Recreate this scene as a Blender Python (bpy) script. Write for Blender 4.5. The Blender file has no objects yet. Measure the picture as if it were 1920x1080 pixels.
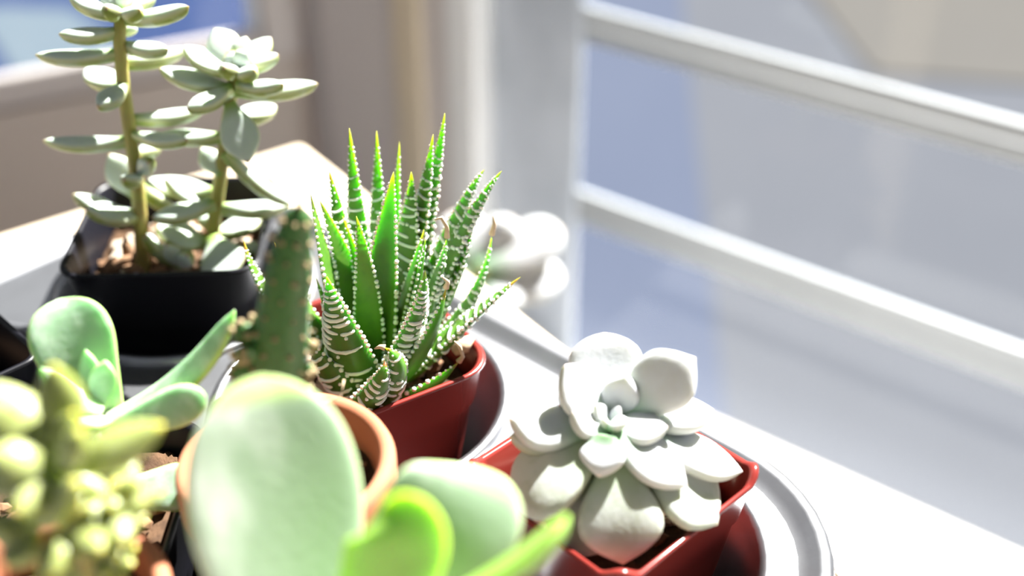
import bpy, bmesh, math, random
import numpy as np
from mathutils import Vector, Matrix, noise

# ------------------------------------------------------------------ camera, world, sun, exposure
U = 0.01                                   # everything below is laid out in centimetres
random.seed(7); np.random.seed(7)
scene = bpy.context.scene
COL = scene.collection
F_PX, PITCH, CAM_H = 2254.0, math.radians(33.93), 17.03
cam_data = bpy.data.cameras.new('camera')
cam = bpy.data.objects.new('camera', cam_data); COL.objects.link(cam)
cam.location = (0, 0, CAM_H * U)
cam.rotation_euler = (math.pi / 2 - PITCH, 0, 0)
cam_data.sensor_width = 36.0
cam_data.lens = 36.0 * F_PX / 1920.0
cam_data.clip_start = 0.005; cam_data.clip_end = 200
cam_data.dof.use_dof = True
cam_data.dof.focus_distance = 23.8 * U
cam_data.dof.aperture_fstop = cam_data.lens / 6.3
scene.camera = cam

world = bpy.data.worlds.new('daylight'); scene.world = world
world.use_nodes = True
wb = world.node_tree.nodes['Background']
wb.inputs['Color'].default_value = (0.86, 0.92, 1.0, 1)
wb.inputs['Strength'].default_value = 0.24

SUN_AZ, SUN_EL = math.radians(42), math.radians(50)
sun_data = bpy.data.lights.new('sun', 'SUN')
sun_data.energy = 33.0; sun_data.angle = math.radians(0.7); sun_data.color = (1.0, 0.965, 0.9)
sun = bpy.data.objects.new('sun', sun_data); COL.objects.link(sun)
sdir = Vector((math.sin(SUN_AZ) * math.cos(SUN_EL), math.cos(SUN_AZ) * math.cos(SUN_EL), math.sin(SUN_EL)))
sun.rotation_euler = sdir.to_track_quat('Z', 'Y').to_euler()
sun.location = sdir * 5

vs = scene.view_settings
vs.view_transform = 'Standard'; vs.look = 'None'; vs.gamma = 1.0; vs.use_curve_mapping = False
vs.exposure = 0.0

# ------------------------------------------------------------------ helpers
CP, SP = math.cos(PITCH), math.sin(PITCH)
def ray(px, py):
    a = (px - 960) / F_PX; b = (540 - py) / F_PX
    return Vector((a, CP + b * SP, -SP + b * CP))
def at(px, py, Y):                         # point (cm) at distance Y in front of the camera foot
    r = ray(px, py); return Vector((0, 0, CAM_H)) + r * (Y / r.y)
def depth(p):
    return p.y * CP + (CAM_H - p.z) * SP
def px2cm(n, p):
    return n * depth(p) / F_PX

def obj(name, verts, faces, mat, parent=None, attrs=None, smooth=True, origin=None):
    """one mesh object; verts are cm world coordinates"""
    if parent is not None:
        root = parent
        while root.parent: root = root.parent
        o0 = Vector(root['_o'])
    else:
        o0 = Vector(origin) if origin is not None else Vector((0, 0, 0))
    v = (np.asarray(verts, dtype=float).reshape(-1, 3) - np.array(o0)) * U
    me = bpy.data.meshes.new(name)
    me.from_pydata(v.tolist(), [], faces)
    if smooth:
        me.polygons.foreach_set('use_smooth', [True] * len(me.polygons))
    if attrs:
        for k, arr in attrs.items():
            at_ = me.attributes.new(k, 'FLOAT', 'POINT'); at_.data.foreach_set('value', np.asarray(arr, dtype=float))
    if mat: me.materials.append(mat)
    me.update()
    o = bpy.data.objects.new(name, me); COL.objects.link(o)
    if parent is not None: o.parent = parent
    else: o.location = o0 * U; o['_o'] = tuple(o0)
    return o
def thing(name, label, cat, loc, group=None):
    o = bpy.data.objects.new(name, None); COL.objects.link(o)
    o.location = Vector(loc) * U; o['_o'] = tuple(loc); o.empty_display_size = 0.01
    tag(o, label, cat, group); return o
def tag(o, label=None, cat=None, group=None, kind=None):
    if label: o['label'] = label
    if cat: o['category'] = cat
    if group: o['group'] = group
    if kind: o['kind'] = kind
    return o

def boxv(c, ex, ey, ez, bev=0.0):
    """box with centre c and half-extent vectors; optional chamfer"""
    bm = bmesh.new(); bmesh.ops.create_cube(bm, size=2.0)
    sx, sy, sz = ex.length, ey.length, ez.length
    for v in bm.verts: v.co = Vector((v.co.x * sx, v.co.y * sy, v.co.z * sz))
    if bev > 0:
        bmesh.ops.bevel(bm, geom=list(bm.edges), offset=bev, segments=2, affect='EDGES', profile=0.5)
    a, b, d = ex.normalized(), ey.normalized(), ez.normalized()
    vs_ = [tuple(c + a * v.co.x + b * v.co.y + d * v.co.z) for v in bm.verts]
    bm.verts.index_update()
    fs = [[v.index for v in f.verts] for f in bm.faces]
    bm.free(); return vs_, fs

def lathe(profile, center, n=64, closed=False):
    vs_, fs = [], []
    m = len(profile)
    for r, z in profile:
        for k in range(n):
            a = 2 * math.pi * k / n
            vs_.append((center[0] + r * math.cos(a), center[1] + r * math.sin(a), center[2] + z))
    for i in range(m - 1 + (1 if closed else 0)):
        j = (i + 1) % m
        for k in range(n):
            l = (k + 1) % n
            fs.append((i * n + k, i * n + l, j * n + l, j * n + k))
    return vs_, fs

def tube(pts, radii, n=10):
    pts = [Vector(p) for p in pts]; vs_, fs = [], []
    up = Vector((0.3, 0.9, 0.2))
    for i, p in enumerate(pts):
        t = (pts[min(i + 1, len(pts) - 1)] - pts[max(i - 1, 0)]).normalized()
        s = t.cross(up).normalized(); q = s.cross(t)
        for k in range(n):
            a = 2 * math.pi * k / n
            vs_.append(tuple(p + (s * math.cos(a) + q * math.sin(a)) * radii[i]))
    for i in range(len(pts) - 1):
        for k in range(n):
            l = (k + 1) % n
            fs.append((i * n + k, i * n + l, (i + 1) * n + l, (i + 1) * n + k))
    fs.append(tuple(range(n))[::-1]); fs.append(tuple((len(pts) - 1) * n + k for k in range(n)))
    return vs_, fs

def spline(keys, t):
    """smooth interpolation through (t,w) keys"""
    xs = [k[0] for k in keys]; ys = [k[1] for k in keys]
    i = 0
    while i < len(xs) - 2 and t > xs[i + 1]: i += 1
    def slope(j):
        if j == 0: return (ys[1] - ys[0]) / (xs[1] - xs[0])
        if j == len(xs) - 1: return (ys[-1] - ys[-2]) / (xs[-1] - xs[-2])
        return (ys[j + 1] - ys[j - 1]) / (xs[j + 1] - xs[j - 1])
    h = xs[i + 1] - xs[i]; q = (t - xs[i]) / h
    a, b = slope(i) * h, slope(i + 1) * h
    return max(0.0, (2*q**3 - 3*q**2 + 1) * ys[i] + (q**3 - 2*q**2 + q) * a + (-2*q**3 + 3*q**2) * ys[i+1] + (q**3 - q**2) * b)

class Leaf:
    """a fleshy leaf swept along a quadratic curve; S(t, phi) is its surface"""
    def __init__(s, base, tip, up, W, T, prof, mid=None, bend=0.0, sbend=0.0, cup=0.0, topf=0.35, tprof=None, twist=0.0):
        s.b, s.t = Vector(base), Vector(tip); L = (s.t - s.b); s.L = L.length
        d = L.normalized(); up = Vector(up)
        sd = d.cross(up)
        if sd.length < 1e-3: sd = d.cross(Vector((0.1, 1, 0.2)))
        sd.normalize(); nn = sd.cross(d)
        if mid is not None: s.c = Vector(mid) * 2 - (s.b + s.t) * 0.5
        else: s.c = (s.b + s.t) * 0.5 + nn * bend * 2 * s.L + sd * sbend * 2 * s.L
        s.up, s.W, s.T, s.prof, s.cup, s.topf, s.tprof, s.twist = up, W, T, prof, cup, topf, tprof or prof, twist
    def frame(s, t):
        p = s.b * (1-t)**2 + s.c * 2*t*(1-t) + s.t * t*t
        d = ((s.c - s.b) * 2*(1-t) + (s.t - s.c) * 2*t).normalized()
        sd = d.cross(s.up)
        if sd.length < 1e-3: sd = d.cross(Vector((0.1, 1, 0.2)))
        sd.normalize(); nn = sd.cross(d)
        if s.twist:
            a = s.twist * t; sd, nn = sd * math.cos(a) + nn * math.sin(a), nn * math.cos(a) - sd * math.sin(a)
        return p, d, sd, nn
    def pt(s, t, phi, off=0.0):
        p, d, sd, nn = s.frame(t)
        w = 0.5 * s.W * spline(s.prof, t); th = s.T * spline(s.tprof, t)
        cx, sy = math.cos(phi), math.sin(phi)
        y = (th * s.topf if sy > 0 else th * (1 - s.topf)) * sy + s.cup * w * cx * cx
        q = p + sd * (w * cx) + nn * y
        if off:
            q = q + (sd * cx * 0.6 + nn * sy).normalized() * off
        return q
    def mesh(s, M=20, N=16):
        vs_, fs, T_, V_, X_ = [], [], [], [], []
        for i in range(M + 1):
            t = 0.5 - 0.5 * math.cos(math.pi * i / M)
            t = min(max(t, 0.0), 0.9995)
            for k in range(N):
                ph = 2 * math.pi * k / N
                vs_.append(tuple(s.pt(t, ph))); T_.append(t); V_.append(math.sin(ph)); X_.append(math.cos(ph))
        for i in range(M):
            for k in range(N):
                l = (k + 1) % N
                fs.append((i*N + k, i*N + l, (i+1)*N + l, (i+1)*N + k))
        fs.append(tuple(range(N))[::-1]); fs.append(tuple(M*N + k for k in range(N)))
        return vs_, fs, dict(lt=T_, lv=V_, lx=X_)
    def build(s, name, mat, parent, M=20, N=16):
        v, f, a = s.mesh(M, N); return obj(name, v, f, mat, parent, a)

# unit bump used many times
def _ico():
    bm = bmesh.new(); bmesh.ops.create_icosphere(bm, subdivisions=1, radius=1.0)
    bm.verts.index_update()
    v = [v.co.copy() for v in bm.verts]; f = [[x.index for x in q.verts] for q in bm.faces]; bm.free(); return v, f
ICO = _ico()
class Soup:
    def __init__(s): s.v, s.f = [], []
    def add(s, v, f):
        o = len(s.v); s.v += [tuple(x) for x in v]; s.f += [tuple(o + i for i in q) for q in f]
    def blob(s, c, r, ax=None, stretch=1.0):
        c = Vector(c)
        if ax is None: s.add([c + v * r for v in ICO[0]], ICO[1])
        else:
            ax = Vector(ax).normalized()
            s.add([c + (v + ax * (v.dot(ax)) * (stretch - 1)) * r for v in ICO[0]], ICO[1])

# ------------------------------------------------------------------ materials
def new_mat(name):
    m = bpy.data.materials.new(name); m.use_nodes = True
    nt = m.node_tree; b = nt.nodes['Principled BSDF']; return m, nt, b
def rgb(c): return (c[0], c[1], c[2], 1)
def mixc(nt, fac, a, b):
    n = nt.nodes.new('ShaderNodeMix'); n.data_type = 'RGBA'
    for sock, val in ((n.inputs[0], fac), (n.inputs[6], a), (n.inputs[7], b)):
        if hasattr(val, 'links'): nt.links.new(val, sock)
        elif isinstance(val, (int, float)): sock.default_value = val
        else: sock.default_value = rgb(val)
    return n.outputs[2]
def mrange(nt, val, a, b, c=0.0, d=1.0):
    n = nt.nodes.new('ShaderNodeMapRange'); n.interpolation_type = 'SMOOTHSTEP'
    nt.links.new(val, n.inputs[0])
    for i, x in enumerate((a, b, c, d)): n.inputs[1 + i].default_value = x
    return n.outputs[0]
def math_(nt, op, a, b=None):
    n = nt.nodes.new('ShaderNodeMath'); n.operation = op
    for i, x in enumerate((a, b)):
        if x is None: continue
        if hasattr(x, 'links'): nt.links.new(x, n.inputs[i])
        else: n.inputs[i].default_value = x
    return n.outputs[0]
def attr(nt, name):
    n = nt.nodes.new('ShaderNodeAttribute'); n.attribute_name = name; return n.outputs['Fac']
def noise_(nt, scale, detail=3.0, rough=0.55, stretch=None):
    n = nt.nodes.new('ShaderNodeTexNoise'); n.inputs['Scale'].default_value = scale
    n.inputs['Detail'].default_value = detail; n.inputs['Roughness'].default_value = rough
    tc = nt.nodes.new('ShaderNodeTexCoord')
    if stretch:
        mp = nt.nodes.new('ShaderNodeMapping'); mp.inputs['Scale'].default_value = stretch[:3]
        if len(stretch) > 3: mp.inputs['Rotation'].default_value = (0, 0, stretch[3])
        nt.links.new(tc.outputs['Object'], mp.inputs[0]); nt.links.new(mp.outputs[0], n.inputs['Vector'])
    else: nt.links.new(tc.outputs['Object'], n.inputs['Vector'])
    return n.outputs['Fac']
def bump(nt, b, h, strength, dist):
    n = nt.nodes.new('ShaderNodeBump'); n.inputs['Strength'].default_value = strength; n.inputs['Distance'].default_value = dist
    nt.links.new(h, n.inputs['Height']); nt.links.new(n.outputs[0], b.inputs['Normal'])

def leaf_mat(name, top, bot, base=None, base_end=0.3, tip=None, tip_start=0.9, edge=None, edge_start=0.85, edge_amt=0.8,
             var=None, var_scale=300, var_amt=0.3, rough=0.5, sss=0.6, radius=(0.5, 1.0, 0.25), scale=0.003, spec=0.35, stretch=None, trans=0.0):
    m, nt, b = new_mat(name)
    t, v, x = attr(nt, 'lt'), attr(nt, 'lv'), attr(nt, 'lx')
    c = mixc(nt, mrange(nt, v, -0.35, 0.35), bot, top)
    if var is not None:
        c = mixc(nt, mrange(nt, noise_(nt, var_scale, stretch=stretch), 0.42, 0.68, 0, var_amt), c, var)
    if base is not None: c = mixc(nt, mrange(nt, t, 0.0, base_end, 1.0, 0.0), c, base)
    if edge is not None: c = mixc(nt, mrange(nt, math_(nt, 'ABSOLUTE', x), edge_start, 1.0, 0, edge_amt), c, edge)
    if tip is not None: c = mixc(nt, mrange(nt, t, tip_start, min(1.0, tip_start + 0.08)), c, tip)
    nt.links.new(c, b.inputs['Base Color'])
    b.inputs['Roughness'].default_value = rough
    b.inputs['Subsurface Weight'].default_value = sss
    b.inputs['Subsurface Radius'].default_value = radius
    b.inputs['Subsurface Scale'].default_value = scale
    b.inputs['Specular IOR Level'].default_value = spec
    bump(nt, b, noise_(nt, 900, 2), 0.15, 0.0004)
    return m

def plain(name, col, rough=0.5, metal=0.0, spec=0.5, var=None, var_scale=60, var_amt=0.5, bump_s=0.0, bump_scale=300, bump_d=0.0005, stretch=None, sss=0.0):
    m, nt, b = new_mat(name)
    if var is not None:
        c = mixc(nt, mrange(nt, noise_(nt, var_scale, 5, stretch=stretch), 0.35, 0.68, 0, var_amt), col, var)
        nt.links.new(c, b.inputs['Base Color'])
    else: b.inputs['Base Color'].default_value = rgb(col)
    b.inputs['Roughness'].default_value = rough; b.inputs['Metallic'].default_value = metal
    b.inputs['Specular IOR Level'].default_value = spec
    if sss: 
        b.inputs['Subsurface Weight'].default_value = sss; b.inputs['Subsurface Scale'].default_value = 0.002
    if bump_s: bump(nt, b, noise_(nt, bump_scale, 4), bump_s, bump_d)
    return m

M = {}
M['haw'] = leaf_mat('haworthia_skin', (0.0990, 0.2376, 0.0238), (0.0792, 0.1861, 0.0301), base=(0.17, 0.31, 0.04), base_end=0.25, tip=(0.055, 0.04, 0.016), tip_start=0.89,
                    var=(0.055, 0.15, 0.022), var_amt=0.5, rough=0.42, sss=0.85, radius=(0.5, 1.0, 0.13), scale=0.0048, spec=0.4)
M['haw_tip'] = leaf_mat('haworthia_skin_brown_tip', (0.1069, 0.2455, 0.0238), (0.0871, 0.1940, 0.0301), base=(0.18, 0.32, 0.04), base_end=0.25,
                    tip=(0.20, 0.045, 0.015), tip_start=0.86, var=(0.06, 0.16, 0.022), var_amt=0.5, rough=0.42, sss=0.85, radius=(0.5, 1.0, 0.13), scale=0.0048)
M['tuber'] = plain('white_tubercle', (0.86, 0.87, 0.80), 0.55, sss=0.3)
M['dry'] = plain('dried_leaf', (0.62, 0.47, 0.32), 0.8, var=(0.30, 0.17, 0.09), var_scale=400, bump_s=0.4)
M['ghost'] = leaf_mat('ghost_leaf', (0.58, 0.65, 0.59), (0.24, 0.29, 0.05), base=(0.26, 0.37, 0.09), base_end=0.3, tip=(0.40, 0.27, 0.18), tip_start=0.94,  # olive underside: light coming through the leaf, put into the colour
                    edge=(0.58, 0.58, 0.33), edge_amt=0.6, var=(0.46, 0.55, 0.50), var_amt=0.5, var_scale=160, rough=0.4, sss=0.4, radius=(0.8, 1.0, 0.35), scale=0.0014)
M['ghost_stem'] = plain('ghost_stem', (0.36, 0.34, 0.08), 0.6, var=(0.28, 0.19, 0.09), var_scale=120, sss=0.3)
M['ech'] = leaf_mat('echeveria_leaf', (0.565, 0.58, 0.61), (0.45, 0.47, 0.44), base=(0.20, 0.34, 0.19), base_end=0.5, tip=(0.72, 0.62, 0.55), tip_start=0.96,
                    var=(0.52, 0.52, 0.51), var_amt=0.5, var_scale=220, rough=0.6, sss=0.35, radius=(1.0, 1.0, 0.7), scale=0.003, spec=0.25)
M['ech_old'] = leaf_mat('echeveria_outer_leaf', (0.47, 0.50, 0.46), (0.40, 0.42, 0.30), base=(0.26, 0.34, 0.18), base_end=0.5, tip=(0.62, 0.55, 0.40), tip_start=0.93,
                    var=(0.34, 0.37, 0.29), var_amt=0.7, var_scale=180, rough=0.6, sss=0.35, radius=(1.0, 1.0, 0.5), scale=0.003, spec=0.25)
M['flap'] = leaf_mat('paddle_leaf', (0.3400, 0.4590, 0.3230), (0.3570, 0.4930, 0.2720), edge=(0.60, 0.66, 0.26), edge_start=0.96, edge_amt=0.6,
                    var=(0.80, 0.85, 0.80), var_amt=1.0, var_scale=55, rough=0.4, sss=0.3, radius=(0.8, 1.0, 0.5), scale=0.002, stretch=(1, 1, 0.35), spec=0.4, tip=(0.50, 0.66, 0.28), tip_start=0.84)
M['flap_y'] = leaf_mat('paddle_leaf_bright', (0.1734, 0.3046, 0.0459), (0.1734, 0.3046, 0.0459), edge=(0.3150, 0.4640, 0.1080), edge_start=0.97, var=(0.2850, 0.4800, 0.0990), var_amt=0.5, var_scale=60,
                    rough=0.5, sss=0.8, radius=(0.7, 1.0, 0.15), scale=0.004)
M['kal'] = leaf_mat('powdery_leaf', (0.3060, 0.4760, 0.3060), (0.2380, 0.4420, 0.1700), edge=(0.42, 0.62, 0.16), edge_start=0.9, var=(0.52, 0.66, 0.52), var_amt=0.7, var_scale=260,
                    rough=0.6, sss=0.6, radius=(0.5, 1.0, 0.25), scale=0.003, base=(0.45, 0.60, 0.36))
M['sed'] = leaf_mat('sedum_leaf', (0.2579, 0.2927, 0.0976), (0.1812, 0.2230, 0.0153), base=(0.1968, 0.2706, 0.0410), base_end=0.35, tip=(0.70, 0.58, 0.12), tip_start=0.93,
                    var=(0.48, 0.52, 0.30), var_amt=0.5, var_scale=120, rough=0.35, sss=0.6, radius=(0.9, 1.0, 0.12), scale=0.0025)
M['cactus'] = plain('cactus_skin', (0.0376, 0.1185, 0.0228), 0.5, var=(0.0581, 0.1492, 0.0292), var_scale=90, bump_s=0.15, sss=0.5)
M['areole'] = plain('areole_wool', (0.3570, 0.2720, 0.1530), 0.9, var=(0.2210, 0.1445, 0.0765), var_scale=500)
M['red'] = plain('red_plastic', (0.1955, 0.0238, 0.0187), 0.24, var=(0.1615, 0.0187, 0.0153), var_scale=40, var_amt=0.4)
M['black'] = plain('black_plastic', (0.006, 0.006, 0.009), 0.38, spec=0.28)
M['terra'] = plain('terracotta', (0.38, 0.145, 0.075), 0.85, var=(0.46, 0.22, 0.13), var_scale=45, bump_s=0.15, spec=0.25)
M['pinkpot'] = plain('pale_pink_ceramic', (0.76, 0.62, 0.56), 0.5, var=(0.82, 0.72, 0.68), var_scale=40)
M['soil'] = plain('potting_soil', (0.045, 0.026, 0.016), 0.95, var=(0.14, 0.08, 0.045), var_scale=260, bump_s=0.8, bump_scale=420, bump_d=0.001, spec=0.1)
M['bark'] = plain('bark_chip', (0.17, 0.085, 0.04), 0.9, var=(0.30, 0.18, 0.10), var_scale=200, bump_s=0.5)
M['perlite'] = plain('perlite', (0.45, 0.38, 0.30), 0.9, var=(0.30, 0.21, 0.14), var_scale=200)
M['tin'] = plain('galvanised_tin', (0.3910, 0.3995, 0.4250), 0.34, metal=0.94, var=(0.2720, 0.2720, 0.2890), var_scale=55, var_amt=0.5, bump_s=0.05, bump_scale=500)
M['wood'] = plain('pale_wood', (0.66, 0.56, 0.43), 0.6, var=(0.54, 0.43, 0.31), var_scale=30, var_amt=0.6, stretch=(1, 14, 1, math.radians(54)), bump_s=0.1)
M['white'] = plain('white_paint', (0.80, 0.80, 0.80), 0.5, var=(0.74, 0.74, 0.74), var_scale=20)
M['rail'] = plain('grey_rail_paint', (0.38, 0.40, 0.42), 0.5, var=(0.34, 0.36, 0.38), var_scale=20)  # even grey, toned below the white of the frame
M['grey_paint'] = plain('grey_white_paint', (0.57, 0.61, 0.68), 0.5, var=(0.42, 0.46, 0.52), var_scale=22, var_amt=0.8, stretch=(1, 1, 0.5))
M['taupe'] = plain('taupe_wall', (0.5667, 0.4959, 0.4453), 0.7, var=(0.5161, 0.4554, 0.4048), var_scale=8)
M['post'] = plain('taupe_post', (0.5934, 0.5439, 0.5242), 0.6, var=(0.5439, 0.5044, 0.4846), var_scale=8)
M['post_shade'] = plain('corner_recess_shade', (0.3973, 0.3595, 0.3500), 0.7)  # shade of the corner recess, put into the colour
M['oak'] = plain('golden_wood_bead', (0.62, 0.52, 0.38), 0.5, var=(0.58, 0.52, 0.42), var_scale=20, stretch=(1, 1, 0.2))
M['floor'] = plain('floor_boards', (0.36, 0.27, 0.20), 0.6, var=(0.28, 0.20, 0.14), var_scale=6)
M['ground'] = plain('outdoor_paving', (0.055, 0.0585, 0.068), 0.9, spec=0.0, var=(0.049, 0.053, 0.063), var_scale=1.2)
M['blue'] = plain('blue_outdoor_paint', (0.017, 0.027, 0.066), 0.8, spec=0.0, var=(0.019, 0.030, 0.071), var_scale=1.5)
M['lilac'] = plain('pale_blue_paving', (0.043, 0.051, 0.075), 0.8, spec=0.0)
M['paleblue'] = plain('pale_blue_paint', (0.062, 0.080, 0.098), 0.8, spec=0.0)
M['beige'] = plain('beige_outdoor_paving', (0.060, 0.0575, 0.054), 0.8, spec=0.0, var=(0.057, 0.055, 0.053), var_scale=1.5)
def glass_mat():
    m = bpy.data.materials.new('dusty_glass'); m.use_nodes = True; nt = m.node_tree
    nt.nodes.remove(nt.nodes['Principled BSDF']); out = nt.nodes['Material Output']
    tr = nt.nodes.new('ShaderNodeBsdfTransparent'); tr.inputs[0].default_value = (0.96, 0.97, 0.98, 1)
    gl = nt.nodes.new('ShaderNodeBsdfGlossy'); gl.inputs['Roughness'].default_value = 0.03
    du = nt.nodes.new('ShaderNodeBsdfTranslucent'); du.inputs[0].default_value = (0.82, 0.88, 1.0, 1)
    lw = nt.nodes.new('ShaderNodeLayerWeight'); lw.inputs['Blend'].default_value = 0.5
    m1 = nt.nodes.new('ShaderNodeMixShader'); m2 = nt.nodes.new('ShaderNodeMixShader')
    ge = nt.nodes.new('ShaderNodeNewGeometry'); sx = nt.nodes.new('ShaderNodeSeparateXYZ'); nt.links.new(ge.outputs['Position'], sx.inputs[0])
    low = mrange(nt, sx.outputs['Z'], -0.306, -0.25, 0.012, 0.0)          # panes turn paler towards their bottom edge
    nt.links.new(math_(nt, 'ADD', mrange(nt, noise_(nt, 9.0, 4), 0.3, 0.75, 0.0015, 0.004), low), m1.inputs[0])
    nt.links.new(tr.outputs[0], m1.inputs[1]); nt.links.new(du.outputs[0], m1.inputs[2])
    nt.links.new(mrange(nt, lw.outputs['Facing'], 0.35, 1.0, 0.008, 0.4), m2.inputs[0]); nt.links.new(m1.outputs[0], m2.inputs[1]); nt.links.new(gl.outputs[0], m2.inputs[2])
    nt.links.new(m2.outputs[0], out.inputs[0]); return m
M['glass'] = glass_mat()

Z = Vector((0, 0, 1))
# ------------------------------------------------------------------ the bay: two window walls, sill, floor, outdoors
WU = Vector((-0.79691, 0.60410, 0))              # along the right window wall, away to the left
WN = Vector((0.60410, 0.79691, 0))               # outwards
WA = Vector((11.97, 54.37, 0))                   # a point on its inner face
def wallbox(name, s0, s1, z0, z1, d0, d1, mat, parent=None, bev=0.0, A=WA, Ud=WU, N=WN):
    c = A + Ud * ((s0 + s1) / 2) + N * ((d0 + d1) / 2) + Z * ((z0 + z1) / 2)
    v, f = boxv(c, Ud * abs(s1 - s0) / 2, N * abs(d1 - d0) / 2, Z * abs(z1 - z0) / 2, bev)
    return obj(name, v, f, mat, parent, smooth=False, origin=None if parent else c)
def struct(o, label, cat=None):
    return tag(o, label, cat, kind='structure')
SILL_Z, TOP_Z, FLOOR_Z = -30.9, 80.0, -76.0
w1 = thing('window_1', 'large right-hand window with two pale horizontal rails and dusty glass', 'window', tuple(WA + Z * SILL_Z)); w1['kind'] = 'structure'
wallbox('bottom_rail', -60, 17.4, SILL_Z - 2.5, -30.6, 1.0, 1.65, M['white'], w1, 0.15)
for z0, z1 in ((-19.0, -17.8), (-7.5, -6.5)):
    wallbox('rail', -60, 11.2, z0, z1, 1.2, 1.65, M['rail'], w1, 0.12)
    wallbox('glazing_bead', -60, 11.2, z0 - 1.0, z0 - 0.12, 1.3, 1.65, M['rail'], w1, 0.1)
wallbox('stile', 11.2, 17.4, -30.6, TOP_Z, 1.1, 1.65, M['grey_paint'], w1, 0.2)
wallbox('stile', -60, -55, -30.6, TOP_Z, 1.0, 2.2, M['grey_paint'], w1, 0.2)
wallbox('top_rail', -60, 17.4, TOP_Z, TOP_Z + 6, 0.8, 3.0, M['white'], w1, 0.3)
for z0, z1 in ((-30.6, -20.0), (-17.8, -8.5), (-6.5, TOP_Z)):
    wallbox('pane', -55, 11.2, z0, z1, 1.5, 1.65, M['glass'], w1)
struct(wallbox('trim_1', 17.4, 19.5, -40, TOP_Z + 6, -0.6, 4.0, M['white'], bev=0.3), 'narrow pale window jamb between grey stile and taupe post')
cp = wallbox('trim_2', 19.5, 31.0, FLOOR_Z, TOP_Z + 30, -0.4, 6.0, M['post'], bev=0.3)
struct(cp, 'wide taupe corner post between the two windows')
wallbox('bead', 21.2, 23.4, FLOOR_Z, TOP_Z + 30, -0.9, -0.3, M['oak'], cp, 0.25)
wallbox('corner_shade', 29.4, 31.0, FLOOR_Z, TOP_Z + 30, -0.8, -0.2, M['post_shade'], cp, 0.2)  # strip standing for the dark recess line where the walls meet
sill = wallbox('trim_3', -60, 31, SILL_Z - 2.5, SILL_Z, -24.0, 1.0, M['white'], bev=0.5)
struct(sill, 'deep white painted sill glaring in the sun under the right window')
struct(wallbox('wall_right', -60, 31, FLOOR_Z, SILL_Z - 2.5, 0.0, 5.0, M['taupe']), 'taupe wall under the right window sill')
struct(wallbox('wall_top', -60, 31, TOP_Z + 6, TOP_Z + 40, 0.0, 5.0, M['taupe']), 'taupe wall over the right window')

LD = Vector((0.88295, 0.46947, 0)); LN = Vector((-0.46947, 0.88295, 0))   # left wall: along (to the right) and outwards
LA = WA + WU * 31.0
def lbox(name, s0, s1, z0, z1, d0, d1, mat, parent=None, bev=0.0):
    return wallbox(name, s0, s1, z0, z1, d0, d1, mat, parent, bev, A=LA, Ud=LD, N=LN)
w2 = thing('window_2', 'left window with blue outdoors behind tall leggy succulent', 'window', tuple(LA + LD * -30 + Z * -14.1)); w2['kind'] = 'structure'
lbox('stile', -3.0, 0.4, -14.1, TOP_Z, 0.6, 2.2, M['post'], w2, 0.4)
lbox('glazing_bead', -3.7, -3.0, -12.1, TOP_Z, 1.2, 2.2, M['grey_paint'], w2, 0.2)
lbox('stile', -90, -86, -14.1, TOP_Z, 0.0, 4.0, M['post'], w2, 0.4)
lbox('bottom_rail', -86, -3.0, -14.1, -12.1, 1.2, 2.2, M['post'], w2, 0.3)
lbox('top_rail', -90, 0.4, TOP_Z, TOP_Z + 6, 0.0, 4.0, M['post'], w2, 0.4)
lbox('pane', -86, -3.0, -12.1, TOP_Z, 1.7, 1.9, M['glass'], w2)
struct(lbox('wall_left', -90, 0.4, FLOOR_Z, -14.2, 1.0, 5.0, M['taupe']), 'blurred taupe wall under the left window')
fp = [LA + LD * -90, LA, WA + WU * -60, WA + WU * -60 - WN * 120, LA + LD * -90 - LN * 120]
flo = [tuple(p + Z * FLOOR_Z) for p in fp] + [tuple(p + Z * (FLOOR_Z - 2)) for p in fp]
flf = [(4, 3, 2, 1, 0), (5, 6, 7, 8, 9)] + [(k, (k + 1) % 5, 5 + (k + 1) % 5, 5 + k) for k in range(5)]
struct(obj('floor', flo, flf, M['floor'], smooth=False), 'brown floor far below the plant table')
gv, gf = boxv(Vector((0, 900, -122)), Vector((2500, 0, 0)), Vector((0, 1600, 0)), Vector((0, 0, 2)))
gr = obj('ground_outdoors', gv, gf, M['ground'], smooth=False)
struct(gr, 'blurred grey sunlit paving with blue and beige areas outside the windows')
def slab(name, pts, z, mat):
    n = len(pts); v = [(x, y, z) for x, y in pts] + [(x, y, -119.9) for x, y in pts]
    f = [tuple(range(n)), tuple(range(n, 2 * n))[::-1]] + [(k, n + k, n + (k + 1) % n, (k + 1) % n) for k in range(n)]
    obj(name, v, f, mat, gr, smooth=False)
slab('blue_slab', [(-600, 120), (-25, 120), (-25, 900), (-600, 900)], -118.5, M['blue'])
slab('pale_strip', [(-168, 358), (-136, 356), (-96, 306), (-128, 292)], -118.2, M['paleblue'])
slab('lilac_slab', [(9, 120), (34, 120), (58, 420), (12, 420)], -119.2, M['lilac'])
slab('beige_slab', [(100, 310), (400, 250), (600, 900), (60, 900)], -119.2, M['beige'])

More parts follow.
